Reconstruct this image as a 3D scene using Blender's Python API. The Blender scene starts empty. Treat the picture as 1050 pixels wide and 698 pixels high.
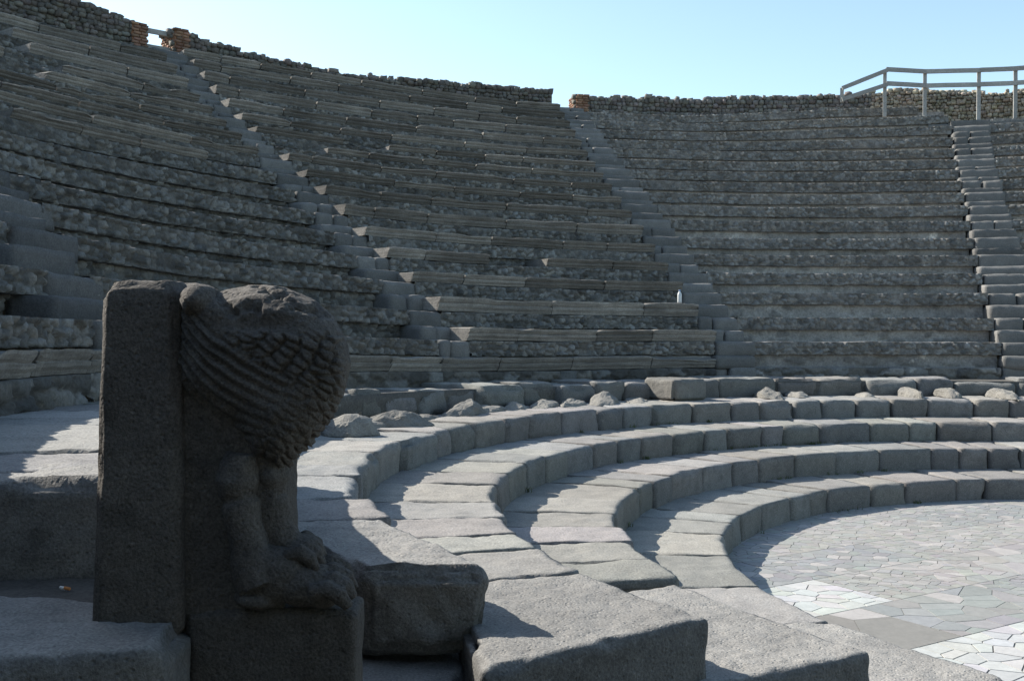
import bpy, bmesh, math, random
import numpy as np
from mathutils import Vector, Matrix

# ------------------------------------------------------------------ basics
random.seed(7)
RNG = np.random.default_rng(11)
C = bpy.context.scene.collection
scene = bpy.context.scene
OX, OY = 6.1027, 7.2657                      # centre of the orchestra
RAD = math.radians


def polar(R, az, z):
    a = np.radians(az)
    return np.stack([OX + R * np.cos(a), OY + R * np.sin(a), z + 0 * R], -1)


_tab = np.random.default_rng(5).random(8192)


def vnoise(p, seed=0):
    i = np.floor(p).astype(np.int64)
    f = p - i
    f = f * f * (3 - 2 * f)
    out = 0
    for dx in (0, 1):
        wx = f[..., 0] if dx else 1 - f[..., 0]
        for dy in (0, 1):
            wy = f[..., 1] if dy else 1 - f[..., 1]
            for dz in (0, 1):
                wz = f[..., 2] if dz else 1 - f[..., 2]
                h = ((i[..., 0] + dx) * 73856093) ^ ((i[..., 1] + dy) * 19349663) ^ ((i[..., 2] + dz) * 83492791) ^ (seed * 2654435 + 977)
                out = out + wx * wy * wz * _tab[np.abs(h) % 8192]
    return out * 2 - 1


def fbm(p, octs=3, seed=0):
    a, s, o = 1.0, 0, 0
    for k in range(octs):
        o = o + a * vnoise(p * (2.03 ** k) + 17.3 * k, seed + k)
        s += a
        a *= .55
    return o / s


_tc = {}


def template(nx, ny, nz):
    """surface grid of a box, shared vertices, coordinates -1..1"""
    key = (nx, ny, nz)
    if key in _tc:
        return _tc[key]
    idx, V, F = {}, [], []

    def vid(i, j, k):
        t = (i, j, k)
        if t not in idx:
            idx[t] = len(V)
            V.append((2 * i / nx - 1, 2 * j / ny - 1, 2 * k / nz - 1))
        return idx[t]
    for i in range(nx):
        for j in range(ny):
            F.append((vid(i, j, 0), vid(i, j + 1, 0), vid(i + 1, j + 1, 0), vid(i + 1, j, 0)))
            F.append((vid(i, j, nz), vid(i + 1, j, nz), vid(i + 1, j + 1, nz), vid(i, j + 1, nz)))
    for i in range(nx):
        for k in range(nz):
            F.append((vid(i, 0, k), vid(i + 1, 0, k), vid(i + 1, 0, k + 1), vid(i, 0, k + 1)))
            F.append((vid(i, ny, k), vid(i, ny, k + 1), vid(i + 1, ny, k + 1), vid(i + 1, ny, k)))
    for j in range(ny):
        for k in range(nz):
            F.append((vid(0, j, k), vid(0, j, k + 1), vid(0, j + 1, k + 1), vid(0, j + 1, k)))
            F.append((vid(nx, j, k), vid(nx, j + 1, k), vid(nx, j + 1, k + 1), vid(nx, j, k + 1)))
    r = (np.array(V, float), np.array(F, int))
    _tc[key] = r
    return r


def rounded(half, r, cell):
    half = np.array(half, float)
    n = [max(2, int(round(2 * h / cell))) for h in half]
    T, F = template(*n)
    p = T * half
    r = min(r, *(half * .98))
    inner = np.clip(p, -(half - r), half - r)
    d = p - inner
    L = np.linalg.norm(d, axis=1, keepdims=True)
    nrm = np.where(L > 1e-9, d / np.maximum(L, 1e-9), 0)
    cheb = np.abs(d).max(1, keepdims=True)
    q = inner + nrm * np.minimum(L, np.maximum(cheb, 1e-9))
    return q, F, nrm


class Acc:
    def __init__(s):
        s.V, s.Q, s.T, s.c, s.m, s.n = [], [], [], [], [], 0
        s.mt = []

    def add(s, V, Q=None, T=None, tint=1.0, m=0):
        V = np.asarray(V, float)
        if Q is not None and len(Q):
            s.Q.append(np.asarray(Q, int) + s.n)
            s.m.append(np.full(len(Q), m))
        if T is not None and len(T):
            s.T.append(np.asarray(T, int) + s.n)
            s.mt.append(np.full(len(T), m))
        t = np.asarray(tint, float)
        if t.ndim == 0:
            t = np.full((len(V), 3), float(t))
        elif t.ndim == 1 and len(t) == 3:
            t = np.tile(t, (len(V), 1))
        elif t.ndim == 1:
            t = np.repeat(t[:, None], 3, 1)
        s.c.append(t)
        s.V.append(V)
        s.n += len(V)

    def lumps(s, P, half, rot, n=(2, 2, 2), round_=.7, noise=.18, tint=None, m=0):
        """many rounded stones at once: centres P, half sizes, rotation matrices (N,3,3)"""
        T, F = template(*n)
        q = T.copy()
        L = np.linalg.norm(q, axis=1, keepdims=True)
        q = q * ((1 - round_) + round_ / L * 1.12)
        N = len(P)
        V = q[None] * (1 + noise * RNG.uniform(-1, 1, (N, len(q), 1))) + noise * .5 * RNG.uniform(-1, 1, (N, len(q), 3))
        V = V * half[:, None, :]
        V = np.einsum('nij,nkj->nki', rot, V) + P[:, None, :]
        Fq = (F[None] + (np.arange(N) * len(q))[:, None, None]).reshape(-1, 4)
        if tint is None:
            tint = RNG.uniform(.72, 1.25, N)
        tint = np.asarray(tint)
        if tint.ndim == 1:
            tint = tint[:, None] * (1 + RNG.uniform(-.05, .05, (N, 3)))
        s.add(V.reshape(-1, 3), Fq, None, np.repeat(tint, len(q), 0), m)

    def build(s, name, mats, parent=None, smooth=True):
        me = bpy.data.meshes.new(name)
        V = np.concatenate(s.V)
        if parent is not None:
            root = parent
            off = np.array(root['_w']) if '_w' in root else np.zeros(3)
            V = V - off
        Q = np.concatenate(s.Q) if s.Q else np.zeros((0, 4), int)
        T = np.concatenate(s.T) if s.T else np.zeros((0, 3), int)
        me.vertices.add(len(V))
        me.vertices.foreach_set('co', V.ravel())
        loops = np.concatenate([Q.ravel(), T.ravel()])
        me.loops.add(len(loops))
        me.loops.foreach_set('vertex_index', loops)
        nq, nt = len(Q), len(T)
        me.polygons.add(nq + nt)
        st = np.concatenate([np.arange(nq) * 4, nq * 4 + np.arange(nt) * 3])
        me.polygons.foreach_set('loop_start', st)
        me.polygons.foreach_set('loop_total', np.concatenate([np.full(nq, 4), np.full(nt, 3)]))
        mi = np.concatenate(([np.concatenate(s.m)] if s.m else []) + ([np.concatenate(s.mt)] if s.mt else []))
        me.polygons.foreach_set('material_index', mi.astype(int))
        me.polygons.foreach_set('use_smooth', np.full(nq + nt, smooth))
        me.update(calc_edges=True)
        ca = me.color_attributes.new('tint', 'FLOAT_COLOR', 'POINT')
        col = np.concatenate(s.c)
        ca.data.foreach_set('color', np.concatenate([col, np.ones((len(col), 1))], 1).ravel().astype(np.float32))
        for m in (mats if isinstance(mats, (list, tuple)) else [mats]):
            me.materials.append(m)
        o = bpy.data.objects.new(name, me)
        C.objects.link(o)
        if parent is not None:
            o.parent = parent
            o['_w'] = [float(x) for x in off]
        return o


def thing(name, label, cat, loc=(0, 0, 0), group=None):
    o = bpy.data.objects.new(name, None)
    o.empty_display_size = .2
    o.location = loc
    o['_w'] = [float(x) for x in loc]
    C.objects.link(o)
    tag(o, label, cat, group)
    return o


def tag(o, label, cat, group=None):
    o['label'] = label
    o['category'] = cat
    if group:
        o['group'] = group
    return o


def single(acc, name, mats, label, cat, loc, group=None, smooth=True):
    """a thing that is one mesh, origin at loc"""
    acc.V = [v - np.array(loc) for v in acc.V]
    o = acc.build(name, mats, None, smooth)
    o.location = loc
    return tag(o, label, cat, group)


# ------------------------------------------------------------------ materials
def newmat(name):
    m = bpy.data.materials.new(name)
    m.use_nodes = True
    nt = m.node_tree
    nt.nodes.clear()
    return m, nt


def N(nt, t, **kw):
    n = nt.nodes.new(t)
    for k, v in kw.items():
        if k in n.inputs:
            n.inputs[k].default_value = v
        else:
            setattr(n, k, v)
    return n


def noise(nt, co, scale, detail=4, rough=.6):
    n = N(nt, 'ShaderNodeTexNoise')
    n.inputs['Scale'].default_value = scale
    n.inputs['Detail'].default_value = detail
    n.inputs['Roughness'].default_value = rough
    nt.links.new(co, n.inputs['Vector'])
    return n.outputs['Fac']


def ramp(nt, fac, a, b, va=0., vb=1.):
    n = N(nt, 'ShaderNodeMapRange')
    n.clamp = True
    n.inputs['From Min'].default_value = a
    n.inputs['From Max'].default_value = b
    n.inputs['To Min'].default_value = va
    n.inputs['To Max'].default_value = vb
    nt.links.new(fac, n.inputs['Value'])
    return n.outputs['Result']


def mixc(nt, fac, a, b, mode='MIX'):
    n = N(nt, 'ShaderNodeMix', data_type='RGBA', blend_type=mode)
    for k, v in ((0, fac), (6, a), (7, b)):
        if isinstance(v, bpy.types.NodeSocket):
            nt.links.new(v, n.inputs[k])
        elif k == 0:
            n.inputs[0].default_value = v
        else:
            n.inputs[k].default_value = (*v, 1) if len(v) == 3 else v
    return n.outputs[2]


def stone(name, base, dark, big=1.2, fine=90, speck=.28, bump=.5, bump_d=.006, pale=None, pale_amt=.62, pale_scale=2.5, streak=None, objvar=.12, rough=.92, pits=0.0, sunlit_dust=None, blotch=0.):
    m, nt = newmat(name)
    co = N(nt, 'ShaderNodeTexCoord').outputs['Object']
    n1 = noise(nt, co, big, 5, .62)
    n2 = noise(nt, co, big * 7.3, 5, .65)
    n3 = noise(nt, co, fine, 3, .7)
    c = mixc(nt, ramp(nt, n1, .33, .68), dark, base)
    c = mixc(nt, ramp(nt, n2, .30, .72, 0, .55), c, [x * .72 for x in dark])
    if pale is not None:
        p1 = noise(nt, co, pale_scale, 6, .7)
        c = mixc(nt, ramp(nt, p1, pale_amt, pale_amt + .10, 0, .7), c, pale)
    if blotch > 0:
        q1 = noise(nt, co, 5.5, 7, .72)
        c = mixc(nt, ramp(nt, q1, .53, .62, 0, blotch), c, [x * .5 for x in dark])
        q2 = noise(nt, co, 13, 5, .7)
        c = mixc(nt, ramp(nt, q2, .60, .68, 0, blotch * .8), c, [min(1, x * 1.5) for x in base])
    if streak is not None:
        mp = N(nt, 'ShaderNodeMapping')
        mp.inputs['Scale'].default_value = (1.2, 1.2, 22)
        nt.links.new(co, mp.inputs['Vector'])
        s1 = noise(nt, mp.outputs['Vector'], 1.6, 4, .6)
        c = mixc(nt, ramp(nt, s1, .45, .7, 0, .6), c, streak)
    if sunlit_dust is not None:       # upward faces paler: sunlight on treads put into colour, plus dusty foot wear
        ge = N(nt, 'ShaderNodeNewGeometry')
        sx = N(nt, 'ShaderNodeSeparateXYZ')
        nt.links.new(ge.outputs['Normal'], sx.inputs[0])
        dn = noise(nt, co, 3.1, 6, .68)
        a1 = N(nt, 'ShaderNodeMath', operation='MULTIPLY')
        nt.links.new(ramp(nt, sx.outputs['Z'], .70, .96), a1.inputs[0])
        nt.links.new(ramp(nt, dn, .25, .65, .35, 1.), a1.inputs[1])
        c = mixc(nt, a1.outputs[0], c, sunlit_dust)
    sp = ramp(nt, n3, .30, .70, 1 - speck, 1 + speck)
    cb = N(nt, 'ShaderNodeCombineColor')
    for i in range(3):
        nt.links.new(sp, cb.inputs[i])
    c = mixc(nt, 1.0, c, cb.outputs[0], 'MULTIPLY')
    at = N(nt, 'ShaderNodeAttribute')
    at.attribute_name = 'tint'
    c = mixc(nt, 1.0, c, at.outputs['Color'], 'MULTIPLY')
    oi = N(nt, 'ShaderNodeObjectInfo')
    ov = ramp(nt, oi.outputs['Random'], 0, 1, 1 - objvar, 1 + objvar)
    cb2 = N(nt, 'ShaderNodeCombineColor')
    for i in range(3):
        nt.links.new(ov, cb2.inputs[i])
    c = mixc(nt, 1.0, c, cb2.outputs[0], 'MULTIPLY')
    b = N(nt, 'ShaderNodeBsdfPrincipled')
    b.inputs['Roughness'].default_value = rough
    b.inputs['Specular IOR Level'].default_value = .25
    nt.links.new(c, b.inputs['Base Color'])
    add = N(nt, 'ShaderNodeMath', operation='MULTIPLY_ADD')
    nt.links.new(n2, add.inputs[0])
    add.inputs[1].default_value = 1.6
    nt.links.new(n3, add.inputs[2])
    hgt = add.outputs[0]
    if pits > 0:
        v = N(nt, 'ShaderNodeTexVoronoi')
        v.inputs['Scale'].default_value = 38
        nt.links.new(co, v.inputs['Vector'])
        pv = ramp(nt, v.outputs['Distance'], .0, .32, -pits, 0)
        a2 = N(nt, 'ShaderNodeMath', operation='ADD')
        nt.links.new(hgt, a2.inputs[0])
        nt.links.new(pv, a2.inputs[1])
        hgt = a2.outputs[0]
    bp = N(nt, 'ShaderNodeBump')
    bp.inputs['Strength'].default_value = bump
    bp.inputs['Distance'].default_value = bump_d
    nt.links.new(hgt, bp.inputs['Height'])
    nt.links.new(bp.outputs[0], b.inputs['Normal'])
    out = N(nt, 'ShaderNodeOutputMaterial')
    nt.links.new(b.outputs[0], out.inputs[0])
    return m


M = {}
M['lava'] = stone('lava_step_stone', (.196, .190, .178), (.140, .137, .130), 1.3, 85, .36, .6, .007, pale=(.31, .30, .27), pale_amt=.66, pits=.5, blotch=.35, sunlit_dust=(.250, .244, .230))
M['lava_near'] = stone('lava_end_block', (.160, .156, .149), (.112, .110, .106), 1.6, 95, .36, .7, .008, pale=(.29, .28, .255), pale_amt=.68, pits=1.0, blotch=.5, sunlit_dust=(.240, .233, .218))
M['griffin'] = stone('dark_carved_lava', (.108, .098, .086), (.074, .067, .060), 2.5, 110, .45, .8, .008, pale=(.17, .165, .15), pale_amt=.69, pale_scale=9, pits=.9, blotch=.45)
M['mason'] = stone('rubble_masonry', (.150, .149, .147), (.108, .110, .112), .9, 30, .26, .7, .012, pale=(.33, .325, .31), pale_amt=.625, pale_scale=2.6)
M['mortar'] = stone('weathered_mortar', (.215, .200, .176), (.150, .142, .128), 1.4, 40, .30, .7, .012, pale=(.33, .29, .235), pale_amt=.62, pale_scale=1.6)
M['slab'] = stone('tufa_seat_slab', (.295, .276, .246), (.175, .164, .148), 1.0, 42, .24, .6, .010, pale=(.36, .34, .30), pale_amt=.66, streak=(.080, .073, .065), objvar=.35)
M['stair'] = stone('stair_stone', (.180, .175, .165), (.128, .126, .120), 1.2, 55, .22, .5, .008, pale=(.42, .40, .36), pale_amt=.66, objvar=.18)
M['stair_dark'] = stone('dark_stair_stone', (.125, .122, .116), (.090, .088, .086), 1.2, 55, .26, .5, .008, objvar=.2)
M['wall'] = stone('dark_rubble_wall', (.195, .178, .155), (.130, .120, .108), 1.1, 34, .28, .7, .014)
M['tan'] = stone('tan_rubble_wall', (.52, .445, .345), (.37, .32, .25), 1.2, 34, .26, .7, .014)
M['brick'] = stone('old_brick', (.30, .175, .115), (.20, .12, .085), 2.2, 60, .28, .6, .008)
M['rub'] = stone('pale_broken_stone', (.225, .215, .192), (.155, .15, .138), 2.0, 60, .28, .7, .010)
M['wood'] = stone('grey_weathered_wood', (.36, .36, .34), (.27, .268, .255), 2.0, 40, .2, .3, .003, streak=(.21, .207, .195))
M['earth'] = stone('grey_dusty_earth', (.125, .115, .103), (.09, .083, .075), .7, 60, .30, .6, .01)
M['marble'] = stone('worn_marble_paving', (1., .99, .97), (.90, .90, .89), 1.5, 30, .07, .25, .002, pale=(.74, .76, .78), pale_amt=.62, pale_scale=3, objvar=0, rough=.62)
M['joint'] = stone('paving_joint', (.205, .198, .185), (.15, .145, .138), 2.0, 60, .25, .4, .004, objvar=0)


def flat(name, col, rough=.5):
    m, nt = newmat(name)
    b = N(nt, 'ShaderNodeBsdfPrincipled')
    b.inputs['Base Color'].default_value = (*col, 1)
    b.inputs['Roughness'].default_value = rough
    o = N(nt, 'ShaderNodeOutputMaterial')
    nt.links.new(b.outputs[0], o.inputs[0])
    return m


M['plastic'] = flat('white_plastic', (.5, .52, .52), .35)
M['cap'] = flat('blue_cap', (.15, .28, .5), .4)
M['filter'] = flat('orange_filter', (.55, .22, .07), .8)
M['paper'] = flat('white_paper', (.75, .74, .7), .8)

# ------------------------------------------------------------------ heights and radii
RLOW = [4.5, 5.335, 6.213, 7.092, 8.062]
ZLOW = [.243, .497, .740, .984, 1.241]
TR = .63
RK = [9.16 + TR * (k - 1) for k in range(0, 20)]
RK[0] = 9.02
ZB = [1.216, 1.563, 1.957, 2.384, 2.76, 3.128, 3.491, 3.883, 4.244, 4.584, 4.923, 5.252, 5.581, 5.928, 6.296, 6.683, 7.07, 7.446, 7.802]
ZT = [1.365] + [z + .205 for z in ZB[1:]]


KC = [0., 0.]


def dz_up(az):
    top = -.040 * max(0., KC[0] - 13.) * np.interp(az, [84, 95, 108, 124], [0, 1, 1, 0])
    return top + np.interp(az, [128, 138, 151, 163, 170, 180, 200], [0, .02, .075, .15, .19, .205, .225])


def dr0(az):
    """the lowest courses step back from the walkway at the far left"""
    amt = float(np.interp(KC[0], [0, 1, 2, 3, 4, 5], [.22, .15, .05, 0, 0, 0]))
    return np.interp(az, [158, 178], [0, amt]) if KC[1] else 0 * az


def dz_walk(az):
    return np.interp(az, [130, 153, 170, 185, 192, 198, 204], [0, .055, .10, .13, .13, .10, .07])


def S1(k): return float(np.interp(k, [0, 1, 7, 17], [140.8, 140.37, 137.16, 133.96])), float(np.interp(k, [0, 1, 7, 17], [140.8, 136.83, 134.49, 132.16]))
def S2(k): return float(np.interp(k, [0, 1, 7, 17], [109.5, 108.97, 107.34, 104.87])), float(np.interp(k, [0, 1, 7, 17], [105.1, 104.79, 103.87, 102.77]))
def S3(k): return float(np.interp(k, [0, 1, 8, 16], [80.1, 79.78, 77.42, 75.58])), float(np.interp(k, [0, 1, 8, 16], [74.6, 74.69, 74.44, 72.98]))
def S0(k):
    a = float(np.interp(k, [1, 2, 3, 4, 18], [176.9, 175.1, 172.55, 169.65, 165.]))
    if k == 0:
        return 178., 178.
    return a, a - 4.0


AZ_L, AZ_R = 200., 50.


# ------------------------------------------------------------------ seating
def strip(acc, az0, az1, prof, zoff, seed, amp=.02, cell=.075, Rref=12., tint=1.0, m=0, jag=None):
    """sweep a (R,z) profile around the centre with displacement"""
    prof = np.array(prof, float)
    pts = [prof[0]]
    for a, b in zip(prof[:-1], prof[1:]):
        n = max(1, int(np.ceil(np.linalg.norm(b - a) / cell)))
        for i in range(1, n + 1):
            pts.append(a + (b - a) * i / n)
    pts = np.array(pts)
    na = max(2, int(abs(az1 - az0) * math.pi / 180 * Rref / cell))
    az = np.linspace(az0, az1, na + 1)
    A, I = np.meshgrid(az, np.arange(len(pts)), indexing='ij')
    R = pts[I, 0]
    z = pts[I, 1] + zoff(A)
    P = polar(R, A, z)
    d = fbm(P * 4.2, 3, seed) * amp
    d2 = fbm(P * 4.2 + 31, 3, seed + 9) * amp
    P = polar(R + d, A, z + d2 * .6)
    w = len(pts)
    i, j = np.meshgrid(np.arange(na), np.arange(w - 1), indexing='ij')
    a = (i * w + j).ravel()
    Q = np.stack([a, a + 1, a + w + 1, a + w], 1)
    acc.add(P.reshape(-1, 3), Q, None, tint, m)


def worley(x, y, seed):
    """nearest and second nearest feature distance, id hash of the nearest"""
    ix, iy = np.floor(x).astype(np.int64), np.floor(y).astype(np.int64)
    f1 = np.full(x.shape, 9.); f2 = np.full(x.shape, 9.); idv = np.zeros(x.shape)
    for dx in (-1, 0, 1):
        for dy in (-1, 0, 1):
            cx, cy = ix + dx, iy + dy
            h = np.abs((cx * 73856093) ^ (cy * 19349663) ^ (seed * 83492791))
            px = cx + .12 + .76 * _tab[h % 8192]
            py = cy + .12 + .76 * _tab[(h * 31 + 7) % 8192]
            d = np.hypot(x - px, y - py)
            near = d < f1
            f2 = np.where(near, f1, np.minimum(f2, d))
            idv = np.where(near, _tab[(h * 17 + 3) % 8192], idv)
            f1 = np.where(near, d, f1)
    return f1, f2, idv


STONE_T = np.array([.86, .83, .77])
MORT_T = np.array([1.22, 1.14, 1.05])


def masonry(acc, az0, az1, prof, kinds, R, seed, cell=.024, tone=1.0, lift=1.0):
    """rubble-faced step: every profile segment is real displaced stonework"""
    segs = []
    pts, kd = [prof[0]], [kinds[0]]
    for (a, b), kk in zip(zip(prof[:-1], prof[1:]), kinds):
        L = math.hypot(b[0] - a[0], b[1] - a[1])
        n = max(1, int(math.ceil(L / (cell if kk[1] else .09))))
        for i in range(1, n + 1):
            pts.append((a[0] + (b[0] - a[0]) * i / n, a[1] + (b[1] - a[1]) * i / n)); kd.append(kk)
    pts = np.array(pts)
    na = max(4, int(abs(az1 - az0) * math.pi / 180 * R / (cell * 1.15)))
    az = np.linspace(az0, az1, na + 1)
    A, I = np.meshgrid(az, np.arange(len(pts)), indexing='ij')
    Rr, z = pts[I, 0], pts[I, 1]
    S = np.radians(A) * R
    out = np.zeros(A.shape)
    tint = np.ones(A.shape + (3,))
    P0 = polar(Rr, A, z)
    lown = fbm(P0 * 1.3, 3, seed)
    fine = fbm(P0 * 13, 3, seed + 1)
    for kk in set(kd):
        c = np.array([q == kk for q in kd])
        if kk[1] == 0:
            tint[:, c] = (MORT_T * .92) * (1 + .16 * lown[:, c, None])
            out[:, c] = fine[:, c] * .012
            continue
        wx, wz = kk[1], kk[2]
        x = S[:, c] / wx + .3 * fine[:, c] + .5 * lown[:, c]
        y = (z[:, c] + 5) / wz + .35 * fbm(P0[:, c] * 9 + 7, 2, seed + 2)
        f1, f2, idv = worley(x, y, seed)
        e = np.clip((f2 - f1) / .30, 0, 1)
        e = e * e * (3 - 2 * e)
        if kk[0] == 's':
            loss = np.clip((lown[:, c] - .22) * 5, 0, 1)
            hgt = (.016 + .058 * idv) * lift * e * (1 - .6 * loss)
            st = STONE_T * ((.46 if lift < 1 else .46) + (.66 if lift < 1 else .92) * ((idv * 7.13) % 1))[..., None] * (1 + .10 * (((idv * 23.7) % 1) - .5)[..., None] * np.array([1, .1, -1]))
            mo = MORT_T * (.52 + .3 * fine[:, c])[..., None]
            m = np.clip(e * 1.3 - .1, 0, 1)[..., None] * (1 - .35 * loss[..., None])
            tint[:, c] = mo * (1 - m) + st * m
        else:
            pres = (((idv * 5.7) % 1) > .62).astype(float)
            hgt = .022 * e * pres - .035 * ((idv * 11.3) % 1 > .965) * e
            tint[:, c] = MORT_T * (1.0 + .22 * lown[:, c] + .25 * fine[:, c])[..., None] * (1 - pres[..., None] * (.18 + .25 * idv[..., None]) * e[..., None])
        out[:, c] = hgt + fine[:, c] * .014 + lown[:, c] * .018
    # vertical wander of the course edges
    zj = fbm(np.stack([S * 1.9, S * 0 + seed, z * 3], -1), 3, seed + 4) * .013 + dz_up(A)
    if KC[0] == 0:      # a square putlog hole low in the first course
        hole = (np.abs(A - 188.4) * math.pi / 180 * 8.8 < .085) & (z > 1.17) & (z < 1.345)
        out = np.where(hole, -.28, out)
        tint = tint * np.where(hole, .6, 1.)[..., None]
    P = polar(Rr - out + dr0(A), A, z + zj)
    w = len(pts)
    i, j = np.meshgrid(np.arange(na), np.arange(w - 1), indexing='ij')
    a = (i * w + j).ravel()
    acc.add(P.reshape(-1, 3), np.stack([a, a + 1, a + w + 1, a + w], 1), None, tint.reshape(-1, 3) * tone, 0)


def frames(az):
    a = np.radians(az)
    r = np.stack([np.cos(a), np.sin(a), 0 * a], -1)
    t = np.stack([-np.sin(a), np.cos(a), 0 * a], -1)
    u = np.stack([0 * a, 0 * a, 0 * a + 1], -1)
    return np.stack([t, r, u], -1)           # columns: along, outward, up


def stone_course(acc, az0, az1, R, z0, z1, zoff, wmin=.10, wmax=.27, depth=.09, rows=1, m=0, push=0., gap=.012, tone=(.72, 1.28), rnd=.5):
    """one course of rubble stones facing the centre"""
    P, H, tn, azs = [], [], [], []
    hh = (z1 - z0) / rows
    for r in range(rows):
        a = min(az0, az1)
        end = max(az0, az1)
        while a < end:
            w = random.uniform(wmin, wmax)
            da = math.degrees(w / R)
            if a + da > end + .15:
                da = end - a
                w = math.radians(da) * R
                if w < .05:
                    break
            ac = a + da / 2
            hz = hh * random.uniform(.80, 1.04)
            zz = z0 + hh * (r + .5) + random.uniform(-.012, .012)
            if rows == 1 and random.random() < .38 and w < .2:
                # two small stones on top of one another
                f = random.uniform(.4, .6)
                for zc, h2 in ((z0 + hh * f / 2, hh * f), (z0 + hh * (f + (1 - f) / 2), hh * (1 - f))):
                    P.append((R + push + random.uniform(-.015, .018), zc)); azs.append(ac)
                    H.append((w / 2 - gap, depth * random.uniform(.8, 1.1), h2 / 2 - gap * .6)); tn.append(random.uniform(*tone))
            else:
                P.append((R + push + random.uniform(-.018, .02), zz)); azs.append(ac)
                H.append((w / 2 - gap, depth * random.uniform(.8, 1.15), hz / 2 - gap * .3)); tn.append(random.uniform(*tone))
            a += da
    if not P:
        return
    P = np.array(P); azs = np.array(azs); H = np.array(H)
    W = polar(P[:, 0] + H[:, 1] - .045, azs, P[:, 1] + zoff(azs))
    acc.lumps(W, H, frames(azs), (3, 2, 3), rnd, .12, np.array(tn), m)


def ring_block(R0, R1, az0, az1, z0, z1, zoff, r=.025, cell=.05, amp=.010, seed=0, taper=0., tilt=0., wear=0.0, rs_=None):
    """rounded worn block between two radii, returns verts, quads"""
    Rf = R0
    L = math.radians(abs(az1 - az0)) * Rf
    half = (L / 2, abs(R1 - R0) / 2, (z1 - z0) / 2)
    q, F, nrm = rounded(half, r, cell)
    if rs_ is not None and rs_ < r:
        q2, _, n2_ = rounded(half, rs_, cell)
        wf = np.clip(((q2[:, 1] + half[1]) - r * .6) / (r * 1.6), 0, 1)[:, None]
        q = q * (1 - wf) + q2 * wf
        nrm = nrm * (1 - wf) + n2_ * wf
    s, d, h = q[:, 0], q[:, 1] + half[1], q[:, 2]
    azm = (az0 + az1) / 2
    az = azm + np.degrees(s / Rf)
    R = R0 + d
    z = (z0 + z1) / 2 + h + zoff(az) + tilt * s
    P = polar(R, az, z)
    n1 = fbm(P * 5.5, 3, seed)
    n2 = fbm(P * 19, 2, seed + 5)
    fr = frames(az)
    nw = np.einsum('nij,nj->ni', fr, nrm)
    edge = (np.abs(nrm).max(1) < .93) & (np.linalg.norm(nrm, axis=1) > .5)
    D = amp * n1 + amp * .45 * n2 - np.where(edge, np.clip(fbm(P * 3.3, 2, seed + 8) + .1, 0, 1) * wear, 0)
    P = P + nw * D[:, None]
    # flat faces still undulate
    up = (np.abs(nrm[:, 2]) < .5) & (q[:, 2] > half[2] * .9)
    P[:, 2] += np.where(q[:, 2] > 0, fbm(P * 2.6, 2, seed + 2) * amp * .6, 0)
    P[:, :2] += fr[:, :2, 1] * (np.where(q[:, 1] < -half[1] * .5, fbm(P * 4 + 5, 2, seed + 3) * amp * 1.1, 0))[:, None]
    return P, F


def slab_mesh(az0, az1, k, seed, broken=False):
    """a seat slab with a moulded front, az0<az1"""
    R = RK[k]
    zt, zb = ZB[k + 1], ZT[k]
    h = zt - zb
    drop = random.uniform(0, .02)
    tr_ = RK[k + 1] - R
    prof = [(R + .02, zb + .004), (R - .002, zb + .010), (R - .014, zb + h * .20), (R - .036, zb + h * .34), (R - .044, zb + h * .48),
            (R - .040, zb + h * .54), (R - .058, zb + h * .64), (R - .078, zb + h * .82), (R - .082, zb + h * .94), (R - .070, zt - drop), (R + .22 * (tr_ > .5) + .1 * (tr_ <= .5), zt - drop), (R + tr_ - .02, zt - drop - .005), (R + tr_ - .02, zb + .004)]
    a = Acc()
    L = math.radians(az1 - az0) * R
    n = max(4, int(L / .085))
    prof = np.array(prof)
    az = np.linspace(az0, az1, n + 1)
    A, I = np.meshgrid(az, np.arange(len(prof)), indexing='ij')
    Rr, z = prof[I, 0], prof[I, 1] + dz_up(A)
    P = polar(Rr, A, z)
    wear = fbm(P * 1.7, 2, seed)
    e = np.minimum(A - az0, az1 - A) * math.pi / 180 * R
    chip = np.clip(1 - e / .07, 0, 1) * (I >= 5) * (I <= 10)
    d = fbm(P * 7, 3, seed) * .012 + np.where((I >= 5) & (I <= 9), np.clip(wear, 0, 1) * .055 + chip * random.uniform(.005, .03), 0)
    dzv = fbm(P * 6 + 9, 3, seed + 3) * .010 - np.where((I >= 7) & (I <= 10), np.clip(wear - .1, 0, 1) * (.13 if broken else .05) + chip * .012, 0)
    tilt = random.uniform(-.012, .012) * (A - (az0 + az1) / 2) / max(.01, az1 - az0)
    P = polar(Rr + d + dr0(A), A, z + dzv + tilt)
    w = len(prof)
    i, j = np.meshgrid(np.arange(n), np.arange(w), indexing='ij')
    jn = (j + 1) % w
    b = np.stack([i * w + j, i * w + jn, (i + 1) * w + jn, (i + 1) * w + j], -1).reshape(-1, 4)
    # smooth shading would round the moulding, so the slab is flat shaded
    capT = []
    for base, flip in ((0, 1), (n * w, 0)):
        for q in range(1, w - 1):
            t = (base, base + q, base + q + 1)
            capT.append(t[::-1] if flip else t)
    a.add(P.reshape(-1, 3), b, capT, 1.0)
    return a


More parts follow.
